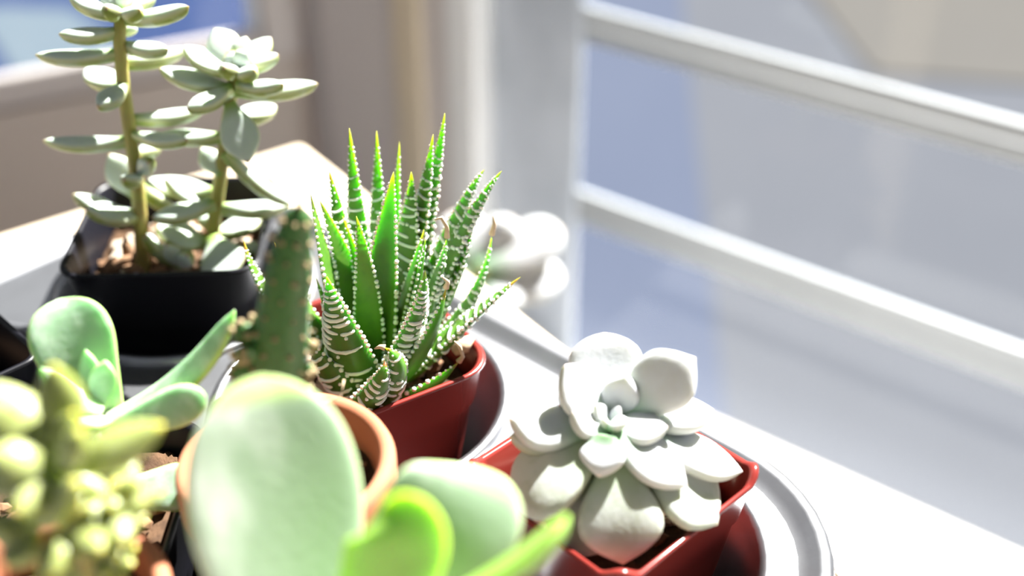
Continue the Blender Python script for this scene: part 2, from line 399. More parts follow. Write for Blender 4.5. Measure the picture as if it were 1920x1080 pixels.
# ------------------------------------------------------------------ wooden stand
E1 = Vector((0.594, -0.8045, 0)); E2 = Vector((-0.8045, -0.594, 0)); BC = Vector((-7.75, 39.9, 0)); BZ = -3.25
tb = thing('wooden_table', 'pale wooden plant table with sunlit far corner under the muffin tin', 'table', tuple(BC + E1 * 26 + E2 * 20 + Z * FLOOR_Z))
bwid = 13.5
for i in range(4):
    c = BC + E1 * 29 + E2 * (bwid * (i + 0.5)) + Z * (BZ - 1.1)
    v, f = boxv(c, E1 * 29, E2 * (bwid / 2 - 0.05), Z * 1.1, 0.28); obj('plank', v, f, M['wood'], tb, smooth=False)
for a, b in ((5, 5), (5, 49), (53, 5), (53, 49)):
    c = BC + E1 * a + E2 * b + Z * ((FLOOR_Z + BZ - 2.2) / 2)
    v, f = boxv(c, E1 * 1.6, E2 * 1.6, Z * ((BZ - 2.2 - FLOOR_Z) / 2), 0.3); obj('leg', v, f, M['wood'], tb, smooth=False)
for b in (5, 49):
    c = BC + E1 * 29 + E2 * b + Z * (BZ - 4.7)
    v, f = boxv(c, E1 * 22.3, E2 * 0.9, Z * 2.5, 0.2); obj('apron', v, f, M['wood'], tb, smooth=False)

# ------------------------------------------------------------------ muffin tin (3 x 4 cups)
AZ = math.radians(-47.88); ST = 6.74
TU = Vector((math.sin(AZ), math.cos(AZ), 0)) * ST             # from right cup towards the far left
TV = Vector((-math.cos(AZ), math.sin(AZ), 0)) * ST            # next row, towards the camera
CUP_H = Vector((-3.36, 20.92, 0)); CUP_E = CUP_H - TU; CUP_G = CUP_H + TU
CUPR, CUPD = 3.2, 3.1
tin = thing('muffin_tin', 'grey metal muffin tin holding the pots in round cups', 'muffin tin', tuple(CUP_E + TV * 1.5 + TU + Z * BZ))
centers = [CUP_E + TU * i + TV * j for i in range(3) for j in range(4)]
u1, v1 = TU.normalized(), TV.normalized()
mg = CUPR + 0.35; rc = 2.9
def rrect(off, n=10):
    a0, a1 = -mg - off, 2 * ST + mg + off; b0, b1 = -mg - off, 3 * ST + mg + off; r = rc + off; out = []
    for (ca, cb, st_) in ((a1 - r, b1 - r, 0), (a0 + r, b1 - r, 90), (a0 + r, b0 + r, 180), (a1 - r, b0 + r, 270)):
        for k in range(n + 1):
            an = math.radians(st_ + 90 * k / n); out.append(CUP_E + u1 * (ca + r * math.cos(an)) + v1 * (cb + r * math.sin(an)))
    return out
bm = bmesh.new(); edges = []
def ring_edges(pts):
    vv = [bm.verts.new(p) for p in pts]
    for i in range(len(vv)): edges.append(bm.edges.new((vv[i], vv[(i + 1) % len(vv)])))
ring_edges(rrect(0))
for c in centers:
    ring_edges([c + Vector((math.cos(2*math.pi*k/56), math.sin(2*math.pi*k/56), 0)) * CUPR for k in range(56)])
bmesh.ops.triangle_fill(bm, use_beauty=True, use_dissolve=False, edges=edges, normal=Z)
bm.verts.index_update()
pv = [tuple(v.co) for v in bm.verts]; pf = [[v.index for v in q.verts] for q in bm.faces]; bm.free()
plate = obj('plate', pv, pf, M['tin'], tin, smooth=False)
md = plate.modifiers.new('thick', 'SOLIDIFY'); md.thickness = 0.0005; md.offset = -1
prof = [(0.0, 0.0), (0.22, 0.06), (0.36, 0.17), (0.50, 0.21), (0.62, 0.15), (0.68, 0.0), (0.62, -0.16), (0.50, -0.21), (0.40, -0.15)]
rv, rf = [], []
loops = [rrect(o) for o, _ in prof]; nl = len(loops[0])
for (o, z), lp in zip(prof, loops): rv += [tuple(p + Z * z) for p in lp]
for i in range(len(prof) - 1):
    for k in range(nl):
        l = (k + 1) % nl; rf.append((i*nl + k, i*nl + l, (i+1)*nl + l, (i+1)*nl + k))
obj('rolled_rim', rv, rf, M['tin'], tin)
cprof = [(CUPR + 0.16, -0.01), (CUPR + 0.13, 0.10), (CUPR + 0.04, 0.15), (CUPR - 0.06, 0.13), (CUPR - 0.12, 0.02), (CUPR - 0.18, -0.12), (CUPR - 0.42, -1.2), (CUPR - 0.75, CUPD * -1 + 0.35), (CUPR - 0.85, -CUPD + 0.1), (CUPR - 1.05, -CUPD), (0.02, -CUPD),
         (0.02, -CUPD - 0.05), (CUPR - 1.03, -CUPD - 0.05), (CUPR - 0.80, -CUPD + 0.08), (CUPR - 0.70, -CUPD + 0.34), (CUPR - 0.37, -1.2), (CUPR - 0.13, -0.12), (CUPR - 0.05, -0.03)]
cup0 = None
for c in centers:
    if cup0 is None:
        v, f = lathe(cprof, (0, 0, 0), 56); cup0 = obj('cup', [Vector(x) + Vector(tin['_o']) for x in v], f, M['tin'], tin); o = cup0
    else:
        o = cup0.copy(); COL.objects.link(o); o.parent = tin
    o.location = (c - Vector(tin['_o'])) * U

# ------------------------------------------------------------------ pots and soil
def rsq(side, r, rot, n=8):
    h = side / 2 - r; out = []
    for (sx, sy, st_) in ((1, 1, 0), (-1, 1, 90), (-1, -1, 180), (1, -1, 270)):
        for k in range(n + 1):
            a = math.radians(st_ + 90 * k / n)
            x, y = sx * h + r * math.cos(a), sy * h + r * math.sin(a)
            out.append((x * math.cos(rot) - y * math.sin(rot), x * math.sin(rot) + y * math.cos(rot)))
    return out
def square_pot(root, c, side, bot, rot, z0, z1, mat, rc=0.75, warp=0.0):
    H = z1 - z0; sd = lambda z: bot + (side - bot) * (z - z0) / H
    prof = [(0.02, z0), (bot - 0.3, z0), (bot, z0 + 0.15), (sd(z0 + H * 0.5), z0 + H * 0.5), (sd(z1 - 1.15) , z1 - 1.15), (sd(z1 - 1.05) + 0.10, z1 - 1.05), (sd(z1 - 0.12) + 0.10, z1 - 0.12),
            (side + 0.20, z1 - 0.06), (side + 0.17, z1), (side + 0.02, z1), (side - 0.08, z1 - 0.08), (sd(z1 - 1.1) - 0.10, z1 - 1.1), (bot - 0.12, z0 + 0.2), (0.02, z0 + 0.2)]
    vs_, fs = [], []
    for s_, z in prof:
        ring = rsq(max(s_, 0.02), min(rc, s_ * 0.4), rot)
        n = len(ring)
        for k, (x, y) in enumerate(ring):
            zz = z
            if warp and z > z1 - 1.2:
                a = 2 * math.pi * (k + 0.5) / n
                zz = z + warp * math.cos(4 * (a - math.pi / 4)) * (z - (z1 - 1.2)) / 1.2
            vs_.append((c[0] + x, c[1] + y, zz))
    for i in range(len(prof) - 1):
        for k in range(n):
            l = (k + 1) % n; fs.append((i*n + k, i*n + l, (i+1)*n + l, (i+1)*n + k))
    return obj('pot', vs_, fs, mat, root)
def round_pot(root, c, r1, r0, z0, z1, mat, lip=0.95):
    t = 0.24
    p = [(0.02, z0), (r0 - 0.1, z0), (r0, z0 + 0.1), (r0 + (r1 - 0.16 - r0) * 0.95, z1 - lip), (r1 - 0.04, z1 - lip + 0.03), (r1, z1 - lip + 0.12), (r1, z1 - 0.14), (r1 - 0.05, z1 - 0.03), (r1 - 0.13, z1),
         (r1 - t + 0.02, z1 - 0.02), (r1 - t - 0.06, z1 - 0.12), (r1 - t - 0.14, z1 - lip), (r0 - t, z0 + 0.3), (0.02, z0 + 0.3)]
    v, f = lathe([(r, z) for r, z in p], (c[0], c[1], 0), 64)
    return obj('pot', v, f, mat, root)
def soil(root, c, z, shape, amp=0.16, seed=0):
    """lumpy soil surface; shape = ('sq', side, rot) or ('ro', radius)"""
    n = 48; vs_, fs = [], []; R = 16
    ring = rsq(shape[1], min(0.7, shape[1] * 0.3), shape[2], 11) if shape[0] == 'sq' else [(shape[1] * math.cos(2*math.pi*k/n), shape[1] * math.sin(2*math.pi*k/n)) for k in range(n)]
    n = len(ring)
    for i in range(R + 1):
        q = max(i / R, 0.01)
        for x, y in ring:
            p = Vector((c[0] + x * q, c[1] + y * q, seed * 3.1))
            h = noise.noise(p * 2.2) * 0.5 + noise.noise(p * 5.5) * 0.35 + noise.noise(p * 12) * 0.22
            vs_.append((p.x, p.y, z + amp * h * 1.6))
    for i in range(R):
        for k in range(n):
            l = (k + 1) % n; fs.append((i*n + k, i*n + l, (i+1)*n + l, (i+1)*n + k))
    b0 = len(vs_)
    for x, y in ring: vs_.append((c[0] + x * 0.93, c[1] + y * 0.93, z - 0.6))
    for k in range(n):
        l = (k + 1) % n; fs.append((R*n + k, R*n + l, b0 + l, b0 + k))
    fs.append(tuple(b0 + k for k in range(n))[::-1])
    return obj('soil', vs_, fs, M['soil'], root)
def chips(root, so, c, z, rad, count, mats=('bark', 'perlite'), smin=0.10, smax=0.24, rnd=random.Random(3)):
    """loose crumbs lying on the soil: one mesh per kind"""
    for q, mk in enumerate(mats):
        S = Soup()
        for i in range(count // len(mats)):
            a, r = rnd.uniform(0, 6.28), rad * math.sqrt(rnd.random())
            p = Vector((c[0] + r * math.cos(a), c[1] + r * math.sin(a), z + rnd.uniform(0.02, 0.12)))
            ax = Vector((rnd.uniform(-1, 1), rnd.uniform(-1, 1), rnd.uniform(-.3, .3)))
            k = rnd.uniform(smin, smax)
            S.add([p + Vector((v.x * rnd.uniform(.6, 1.2), v.y * rnd.uniform(.6, 1.2), v.z * 0.6)) * k + ax * (v.dot(ax)) * k * 0.7 for v in ICO[0]], ICO[1])
        o = obj('bark_crumbs' if mk == 'bark' else 'grit', S.v, S.f, M[mk], so, smooth=False); o['kind'] = 'stuff'

# profiles: (t, relative width)
P_HAW = [(0, 0.80), (0.10, 0.96), (0.22, 1.0), (0.45, 0.80), (0.70, 0.46), (0.88, 0.20), (0.96, 0.09), (1, 0.01)]
P_SPAT = [(0, 0.30), (0.12, 0.42), (0.35, 0.82), (0.56, 1.0), (0.74, 0.84), (0.88, 0.47), (0.95, 0.22), (1, 0.015)]
P_OBO = [(0, 0.35), (0.15, 0.50), (0.40, 0.86), (0.58, 1.0), (0.73, 0.93), (0.85, 0.64), (0.92, 0.36), (0.965, 0.16), (1, 0.015)]
P_RND = [(0, 0.30), (0.12, 0.42), (0.35, 0.80), (0.60, 1.0), (0.80, 0.90), (0.92, 0.62), (0.98, 0.30), (1, 0.04)]
P_TIPV = [(0, 0.45), (0.2, 0.72), (0.45, 1.0), (0.65, 0.98), (0.82, 0.68), (0.93, 0.30), (0.98, 0.10), (1, 0.02)]
P_BEAN = [(0, 0.35), (0.12, 0.62), (0.35, 0.95), (0.60, 1.0), (0.82, 0.78), (0.94, 0.40), (1, 0.04)]
P_TH = [(0, 0.75), (0.2, 0.9), (0.5, 1.0), (0.8, 0.85), (0.93, 0.55), (1, 0.05)]

# ------------------------------------------------------------------ haworthia in red pot
hc = (-3.2, 20.8)
haw = thing('potted_haworthia', 'spiky green zebra haworthia with white bands in a red square pot', 'potted plant', (hc[0], hc[1], -CUPD + 0.02))
square_pot(haw, hc, 4.1, 3.0, math.radians(32.5), -CUPD + 0.02, 1.55, M['red'], 0.85)
hs = soil(haw, hc, 0.75, ('sq', 3.6, math.radians(32.5)), seed=1)
chips(haw, hs, hc, 0.80, 1.6, 60)
HC_ = Vector((-2.95, 20.65, 0.85))
def hleaf(tip, w, dy, kind, mid=None, base=(0, 0), bz=0.0, brown=False, dry=None, T=0.29):
    """kind: 's' smooth inner face, 'b' bands outside only, 'B' bands both sides"""
    tp = at(tip[0], tip[1], HC_.y + dy)
    b0 = HC_ + Vector((base[0], base[1], bz))
    md_ = None
    if mid: md_ = at(mid[0], mid[1], HC_.y + mid[2])
    m_ = md_ if md_ is not None else (b0 + tp) * 0.5
    inn = Vector((HC_.x, HC_.y, 0)) - Vector((m_.x, m_.y, 0))
    if inn.length < 0.25: inn = Vector((inn.x, inn.y - 0.8, 0))
    up = inn.normalized() + Z * 0.35
    W = px2cm(w, m_) * 1.3
    L = Leaf(b0, tp, up, W, T * min(1.0, W / 0.55) , P_HAW, mid=md_, bend=-0.02 if md_ is None else 0, cup=0.12, topf=0.25)
    lo = L.build('leaf', M['haw_tip'] if brown else M['haw'], haw, 22, 14)
    S = Soup(); rnd = random.Random(int(tip[0] * 7 + tip[1]))
    # beads along both margins
    n = int(L.L * 0.93 / 0.135)
    for i in range(n):
        t = 0.07 + 0.88 * i / n
        for ph in (0.0, math.pi):
            t2 = t + rnd.uniform(-.006, .006)
            w_ = 0.5 * W * spline(P_HAW, t2)
            S.blob(L.pt(t2, ph), min(0.054, 0.02 + w_ * 0.13) * rnd.uniform(0.75, 1.2))
    faces = []
    if kind in 'bB': faces.append(-1)
    if kind == 'B': faces.append(1)
    for sg in faces:
        t = 0.06
        while t < 0.93:
            w_ = 0.5 * W * spline(P_HAW, t)
            rad = min(0.042, 0.016 + w_ * 0.10)
            if w_ < 0.10:
                S.blob(L.pt(t, sg * math.pi / 2 + rnd.uniform(-.5, .5)), rad)
            else:
                parts = 1 if rnd.random() < 0.35 else (2 if rnd.random() < 0.8 else 3)
                a0, a1 = 0.26, math.pi - 0.26
                cuts = sorted([a0, a1] + [a0 + (a1 - a0) * ((k + 1) / parts + rnd.uniform(-.13, .13)) for k in range(parts - 1)])
                wig = rnd.uniform(-0.012, 0.012)
                for q in range(len(cuts) - 1):
                    s0, s1 = cuts[q] + 0.07, cuts[q + 1] - 0.07
                    if rnd.random() < 0.10: continue
                    if rnd.random() < 0.12:
                        S.blob(L.pt(t, sg * (s0 + s1) / 2), rad * 1.1); continue
                    pts, rr = [], []
                    K = 7
                    dt = rnd.uniform(-.008, .008)
                    for k in range(K):
                        a = s0 + (s1 - s0) * k / (K - 1)
                        arch = -0.022 * math.sin(a) * (0.55 / max(L.L / 5, .5))
                        tt = min(max(t + dt + arch + wig * math.cos(a), 0.02), 0.97)
                        pts.append(L.pt(tt, sg * a)); rr.append(rad * (0.55 if k in (0, K - 1) else rnd.uniform(.85, 1.15)))
                    S.add(*tube(pts, rr, 6))
            t += ((0.135 if sg < 0 and kind == 'b' else 0.235) + 0.03 * (1 - t)) / L.L * rnd.uniform(0.9, 1.15)
    if S.v:
        o = obj('tubercles', S.v, S.f, M['tuber'], lo); o['kind'] = 'stuff'; o['label'] = 'raised white bands and beads'
    if dry:
        pts = [tp] + [at(x, y, HC_.y + dy) for x, y in dry]
        obj('dried_tip', *tube(pts, [0.07] + [0.045] * (len(pts) - 2) + [0.015], 6), M['dry'], lo)
    return lo
# back ring
hleaf((655, 240), 46, 2.0, 'B', base=(-0.2, 0.5))
hleaf((706, 245), 40, 2.5, 'B', base=(0.0, 0.7))
hleaf((749, 265), 28, 2.6, 's', base=(0.1, 0.8))
hleaf((771, 322), 62, 1.4, 'B', base=(0.2, 0.5), mid=(762, 470, 0.9))
hleaf((834, 212), 40, 2.1, 'B', base=(0.4, 0.55), mid=(802, 400, 1.4))
hleaf((812, 252), 44, 1.7, 'B', base=(0.35, 0.45), mid=(785, 430, 1.1))
hleaf((941, 320), 48, 1.2, 'B', base=(0.5, 0.3), mid=(858, 455, 0.8))
hleaf((908, 318), 44, 1.6, 'B', base=(0.5, 0.45), mid=(845, 440, 1.1))
hleaf((886, 415), 50, 0.9, 'B', base=(0.5, 0.2), mid=(845, 530, 0.6), brown=True)
hleaf((922, 440), 36, 1.0, 'B', base=(0.55, 0.1), mid=(872, 580, 0.7), dry=[(927, 420), (925, 405)])
hleaf((617, 320), 40, 1.5, 'B', base=(-0.35, 0.4), mid=(645, 465, 1.0), brown=True)
# left
hleaf((457, 450), 38, 0.8, 'B', base=(-0.5, 0.1), mid=(520, 570, 0.5), brown=True)
hleaf((515, 452), 30, 1.2, 's', base=(-0.5, 0.2), mid=(580, 590, 0.7), brown=True)
hleaf((582, 362), 54, 0.6, 's', base=(-0.4, 0.15), mid=(625, 545, 0.3))
hleaf((599, 375), 56, 0.9, 's', base=(-0.3, 0.25), mid=(655, 530, 0.6))
hleaf((592, 520), 42, 0.1, 'b', base=(-0.5, 0.0), mid=(630, 620, 0.0))
# middle
hleaf((642, 405), 28, 0.9, 's', base=(-0.2, 0.3), mid=(678, 540, 0.6), brown=True)
hleaf((668, 405), 44, -0.1, 'b', base=(-0.15, 0.0), mid=(687, 540, -0.2))
hleaf((738, 322), 74, 0.7, 's', base=(0.0, 0.12), mid=(722, 490, 0.35))
hleaf((795, 430), 46, 0.5, 's', base=(0.2, 0.1), mid=(762, 555, 0.2), brown=True)
hleaf((798, 448), 50, 0.2, 's', base=(0.3, 0.0), mid=(770, 575, 0.0))
hleaf((838, 445), 52, 0.4, 'b', base=(0.45, 0.1), mid=(808, 550, 0.2), dry=[(838, 425), (828, 408), (815, 412)])
# right, low
hleaf((976, 519), 55, 0.0, 'B', base=(0.55, -0.1), mid=(865, 610, -0.1), brown=True)
hleaf((836, 540), 54, -0.5, 's', base=(0.35, -0.35), mid=(800, 635, -0.7), brown=True, dry=[(840, 528), (830, 520)])
hleaf((860, 678), 50, -0.7, 's', base=(0.45, -0.7), mid=(805, 722, -1.0), bz=-0.05, brown=True, dry=[(868, 668), (862, 650), (852, 640)])
# front
hleaf((797, 508), 66, -0.8, 'b', base=(0.15, -0.3), mid=(775, 612, -0.8))
hleaf((613, 518), 84, -0.9, 'b', base=(-0.3, -0.35), mid=(640, 618, -1.0), T=0.5)
hleaf((572, 630), 74, -0.8, 'b', base=(-0.5, -0.4), mid=(618, 688, -0.9), bz=0.0, T=0.5)
hleaf((722, 652), 44, -1.6, 'b', base=(0.1, -0.9), mid=(742, 690, -1.55), brown=True, dry=[(712, 650), (702, 654)], T=0.42)
hleaf((722, 678), 44, -1.8, 'b', base=(-0.30, -1.25), mid=(708, 722, -1.85), brown=True, T=0.4)
# dry husk and bits beside the rosette
huv, huf = tube([at(850, 660, 20.6), at(868, 648, 20.7), at(886, 632, 20.9)], [0.10, 0.2, 0.07], 7); obj('dry_husk', huv, huf, M['dry'], haw)

# ------------------------------------------------------------------ echeveria in red pot (right)
ec = (1.9, 16.85)
ech = thing('potted_echeveria', 'pale grey-white rosette succulent in a red square pot at the front right', 'potted plant', (ec[0], ec[1], -CUPD + 0.02))
square_pot(ech, ec, 3.95, 2.8, math.radians(44), -CUPD + 0.02, 1.62, M['red'], 0.5, warp=0.10)
es = soil(ech, ec, 0.7, ('sq', 3.45, math.radians(44)), seed=2)
chips(ech, es, ec, 0.75, 1.35, 40)
EY = 16.6; EC = at(1140, 795, EY)
v, f = tube([(ec[0], ec[1], 0.4), (EC.x - 0.05, EC.y + 0.1, 1.8), EC - Z * 0.15], [0.32, 0.30, 0.22], 10); obj('stem', v, f, M['ghost_stem'], ech)
def eleaf(base, tip, w, dyb, dyt, up, T=0.5, mat='ech', prof=P_OBO, bend=0.06, cup=0.18, name='leaf'):
    b = at(base[0], base[1], EY + dyb); t = at(tip[0], tip[1], EY + dyt); m_ = (b + t) * 0.5
    return Leaf(b, t, up, px2cm(w, m_), T, prof, bend=-bend, cup=cup, topf=0.45, tprof=P_TH).build(name, M[mat], ech, 22, 20)
# outer, low leaves first
eleaf((1128, 880), (1062, 1046), 150, -0.4, -1.2, (-0.3, -0.5, 1), 0.6, 'ech_old')
eleaf((1150, 860), (1168, 1058), 160, -0.5, -1.7, (0, -0.6, 1), 0.65, 'ech_old', bend=-0.05)
eleaf((1190, 850), (1345, 985), 150, -0.2, -0.9, (0.5, -0.4, 1), 0.6, 'ech_old', bend=-0.04)
eleaf((1125, 835), (972, 950), 165, -0.3, -0.8, (-0.5, -0.3, 1), 0.7, 'ech_old', prof=P_RND, bend=-0.04)
eleaf((1110, 815), (955, 820), 90, 0.0, 0.1, (-0.3, 0.0, 1), 0.5, 'ech_old')
eleaf((1190, 800), (1392, 884), 125, 0.1, -0.1, (0.2, 0.1, 1), 0.5)
eleaf((1170, 780), (1338, 768), 112, 0.3, 0.7, (0.1, 0.1, 1), 0.5)
eleaf((1115, 808), (955, 785), 112, -0.1, 0.1, (0.1, -0.2, 1), 0.55, bend=0.1)
eleaf((1140, 770), (1133, 624), 140, 0.4, 1.3, (0, -0.8, 0.6), 0.45, prof=P_RND, bend=0.08)
eleaf((1165, 775), (1304, 670), 122, 0.3, 0.55, (-0.75, -0.95, 0.1), 0.5, bend=0.02)
# middle whorl
eleaf((1125, 790), (1048, 738), 60, 0.2, 0.6, (0.3, -0.3, 1), 0.35, prof=P_TIPV)
eleaf((1135, 790), (1060, 684), 112, 0.2, 0.5, (0.5, -0.6, 0.8), 0.42, prof=P_TIPV, bend=0.08)
eleaf((1150, 805), (1288, 912), 108, -0.2, -0.9, (0.3, -0.2, 1), 0.48, prof=P_TIPV, bend=0.05)
eleaf((1138, 815), (1122, 893), 86, -0.4, -1.0, (0, 0.2, 1), 0.42, prof=P_TIPV, bend=0.1, cup=0.3)
eleaf((1145, 800), (1252, 800), 80, -0.1, -0.2, (-0.1, -0.1, 1), 0.4, prof=P_TIPV, bend=0.08)
eleaf((1150, 795), (1174, 703), 74, 0.2, 0.4, (-0.2, -0.8, 0.6), 0.36, prof=P_TIPV, bend=0.1)
eleaf((1140, 812), (1074, 772), 72, -0.2, -0.1, (0.3, -0.2, 1), 0.38, prof=P_TIPV, bend=0.12)
# heart of the rosette
eleaf((1140, 802), (1176, 785), 36, -0.25, -0.3, (-0.2, 0.1, 1), 0.2, prof=P_TIPV)
eleaf((1140, 800), (1118, 758), 38, 0.0, 0.0, (0.4, -0.4, 0.8), 0.2, prof=P_TIPV)
eleaf((1145, 802), (1160, 762), 24, 0.0, 0.05, (-0.3, -0.5, 0.8), 0.17, prof=P_TIPV)
eleaf((1140, 805), (1132, 782), 20, -0.2, -0.2, (0.1, 0.3, 1), 0.14, prof=P_TIPV)

# ------------------------------------------------------------------ leggy ghost plant in black pot
gc = (-8.25, 25.2)
gh = thing('potted_ghost_plant', 'leggy two-stemmed pale succulent with rosette tops in a black square pot', 'potted plant', (gc[0], gc[1], -CUPD + 0.02))
square_pot(gh, gc, 4.4, 3.0, math.radians(3), -CUPD + 0.02, 2.0, M['black'], 0.6)
gs = soil(gh, gc, 0.9, ('sq', 3.95, math.radians(3)), seed=3)
chips(gh, gs, gc, 0.98, 1.75, 90, smin=0.12, smax=0.30)
for (x, y, Y, a, k) in ((225, 495, 23.9, 0.6, 0.34), (238, 470, 24.2, 1.6, 0.30), (250, 505, 23.8, -0.3, 0.24), (205, 500, 23.9, 0.9, 0.28)):
    p = at(x, y, Y); d = Vector((math.cos(a), 0.2, math.sin(a)))
    obj('bark_chip', *tube([p - d * k, p - d * k * 0.3, p + d * k * 0.5, p + d * k], [0.05, 0.13, 0.12, 0.04], 6), M['bark'], gh)
S1 = [(268, 500, 24.6), (264, 420, 24.7), (256, 330, 24.8), (242, 235, 24.9), (230, 150, 24.9), (224, 80, 24.9), (226, 22, 24.9)]
S2 = [(392, 490, 25.0), (402, 410, 25.1), (415, 320, 25.2), (425, 240, 25.2), (434, 180, 25.2), (441, 125, 25.2)]
for S_ in (S1, S2):
    pts = [at(*q) for q in S_]; pts = [pts[0] - Z * 0.5] + pts
    n = len(pts); v, f = tube(pts, [0.185 - 0.06 * i / n for i in range(n)], 10); obj('stem', v, f, M['ghost_stem'], gh)
def gleaf(base, tip, w, dyb, dyt, up=(0, -0.25, 1), T=0.42, bend=0.05, cup=0.15, prof=P_SPAT, Y0=25.0):
    b = at(base[0], base[1], Y0 + dyb); t = at(tip[0], tip[1], Y0 + dyt); m_ = (b + t) * 0.5
    W = px2cm(w, m_)
    k = 1.45 if w >= 42 else 1.2
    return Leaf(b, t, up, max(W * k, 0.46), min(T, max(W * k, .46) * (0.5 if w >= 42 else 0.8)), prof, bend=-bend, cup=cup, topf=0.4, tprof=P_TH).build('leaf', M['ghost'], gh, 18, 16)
GL = [
 # stem 1, top down
 ((232, 34), (354, 12), 36, -.1, -.5), ((222, 28), (128, -8), 34, -.1, .3), ((226, 24), (290, -12), 30, 0, .5), ((224, 22), (196, -28), 36, 0, .5),
 ((226, 20), (240, -34), 30, 0, .2), ((230, 26), (262, 18), 22, -.2, -.7), ((222, 26), (200, 14), 22, -.2, -.6),
 ((224, 58), (110, 64), 30, -.1, -.4), ((226, 98), (66, 103), 28, -.1, -.3), ((230, 84), (316, 92), 30, 0, -.3), ((232, 118), (350, 90), 34, .1, 1.0),
 ((232, 60), (246, 42), 20, .2, .5), ((230, 165), (160, 128), 44, .1, .9), ((236, 158), (182, 200), 40, -.1, -1.0), ((244, 222), (382, 206), 32, 0, .4),
 ((246, 262), (80, 264), 32, -.1, -.2), ((250, 252), (352, 262), 28, -.2, -.9), ((254, 290), (300, 268), 26, .2, 1.0),
 ((258, 372), (204, 288), 42, .1, .5), ((262, 332), (232, 336), 26, -.2, -1.1), ((262, 325), (278, 304), 30, -.2, -.8),
 ((266, 405), (160, 392), 46, -.2, -.9), ((262, 412), (136, 364), 36, .1, -.1), ((266, 350), (330, 392), 30, 0, .7),
 # stem 2, top down
 ((440, 128), (402, 52), 46, .1, .8), ((442, 126), (508, 70), 42, .1, .9), ((444, 124), (462, 68), 34, .1, .5), ((446, 128), (522, 102), 28, -.1, .1),
 ((438, 140), (342, 86), 42, 0, .3), ((434, 165), (298, 128), 42, 0, .1), ((440, 168), (596, 157), 40, 0, .2), ((444, 160), (532, 158), 26, -.2, -.8),
 ((434, 166), (350, 204), 38, -.1, -.9), ((441, 126), (466, 98), 20, -.1, -.2), ((440, 134), (420, 126), 26, -.2, -.7), ((444, 138), (478, 132), 26, -.2, -.7),
 ((441, 124), (430, 98), 18, 0, 0), ((434, 222), (518, 198), 46, .1, 1.0), ((430, 192), (466, 306), 52, -.2, -.9), ((420, 255), (300, 250), 32, .1, .2),
 ((416, 330), (376, 276), 36, .1, .4), ((424, 286), (546, 384), 30, 0, .3), ((410, 388), (544, 386), 34, .1, .5), ((404, 440), (490, 408), 42, .1, .9),
 ((398, 445), (432, 526), 62, -.3, -1.4), ((402, 380), (284, 408), 40, -.3, -1.0), ((406, 360), (276, 336), 42, .3, .9), ((398, 395), (308, 334), 30, .2, .2),
 ((388, 455), (292, 424), 66, -.2, -.5), ((340, 495), (272, 440), 42, -.4, -.9), ((400, 420), (380, 402), 34, .1, .6), ((470, 478), (480, 452), 24, -.2, .0),
 ((338, 498), (312, 458), 26, -.8, -1.2), ((340, 500), (352, 478), 20, -.9, -1.2),
]
for q in GL:
    droop = q[1][1] - q[0][1]
    up = Vector((0.12 * (1 if q[1][0] < q[0][0] else -1), -0.06, 1))
    if abs(q[1][0] - q[0][0]) < abs(droop): up = Vector((0.1, -0.9, 0.5))
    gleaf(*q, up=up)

# ------------------------------------------------------------------ finger cactus in terracotta
tc_ = (-3.88, 15.5)
ca = thing('potted_cactus', 'dotted green finger cactus in a small round terracotta pot', 'potted plant', (tc_[0], tc_[1], 0.02))
round_pot(ca, tc_, 1.88, 1.25, 0.16, 3.1, M['terra'])
cs = soil(ca, tc_, 2.35, ('ro', 1.56), seed=4)
chips(ca, cs, tc_, 2.42, 1.35, 70, mats=('perlite', 'bark'), smin=0.05, smax=0.13)
b0, b1 = at(520, 772, 15.3), at(562, 386, 15.7)
P_CAC = [(0, 0.75), (0.12, 0.95), (0.30, 1.0), (0.50, 0.90), (0.72, 0.74), (0.88, 0.56), (0.96, 0.40), (1, 0.05)]
CL = Leaf(b0, b1, (0.25, -1, 0.15), 0.93, 0.58, P_CAC, sbend=-0.02, topf=0.5)
cb = CL.build('body', M['cactus'], ca, 30, 20)
rnd = random.Random(11)
def areole(p, nrm, r):
    S = Soup(); S.blob(p, r, nrm, 0.7)
    for k in range(5):
        d = (Vector(nrm) + Vector((rnd.uniform(-.6, .6), rnd.uniform(-.6, .6), rnd.uniform(-.3, .7)))).normalized()
        S.add(*tube([p, p + d * r * 1.1, p + d * r * 2.0], [r * 0.16, r * 0.12, r * 0.04], 4))
    obj('areole', S.v, S.f, M['areole'], cb)
ti = 0
for i in range(11):
    t = 0.07 + 0.086 * i
    for k in range(7):
        ph = 2 * math.pi * (k + 0.5 * (i % 2)) / 7 + rnd.uniform(-.12, .12)
        p = CL.pt(t, ph); c_ = CL.frame(t)[0]; areole(p, (p - c_).normalized(), rnd.uniform(0.035, 0.06))
areole(b1 + Z * 0.0, Vector((0, 0, 1)), 0.08)
for (x, y, Y, r, tx, ty) in ((432, 618, 15.3, 0.20, 505, 640), (428, 700, 15.2, 0.20, 500, 690), (436, 660, 15.0, 0.17, 505, 668), (588, 700, 15.4, 0.14, 560, 690), (580, 730, 15.2, 0.13, 555, 720), (590, 650, 15.6, 0.11, 560, 650), (470, 600, 15.6, 0.11, 500, 612)):
    a, b = at(tx, ty, 15.4), at(x, y, Y)
    L = Leaf(a, b, (0, -1, 0.2), r * 2.1, r * 1.1, P_BEAN, topf=0.5); o = L.build('offset', M['cactus'], cb, 10, 10)
    S = Soup()
    for k in range(6):
        S.blob(L.pt(0.6 + 0.075 * k, rnd.uniform(0, 6.28)), 0.07)
    o2 = obj('areole', S.v, S.f, M['areole'], cb)
tv = [at(596, 760, 15.9), at(640, 742, 16.4), at(645, 712, 16.6)]
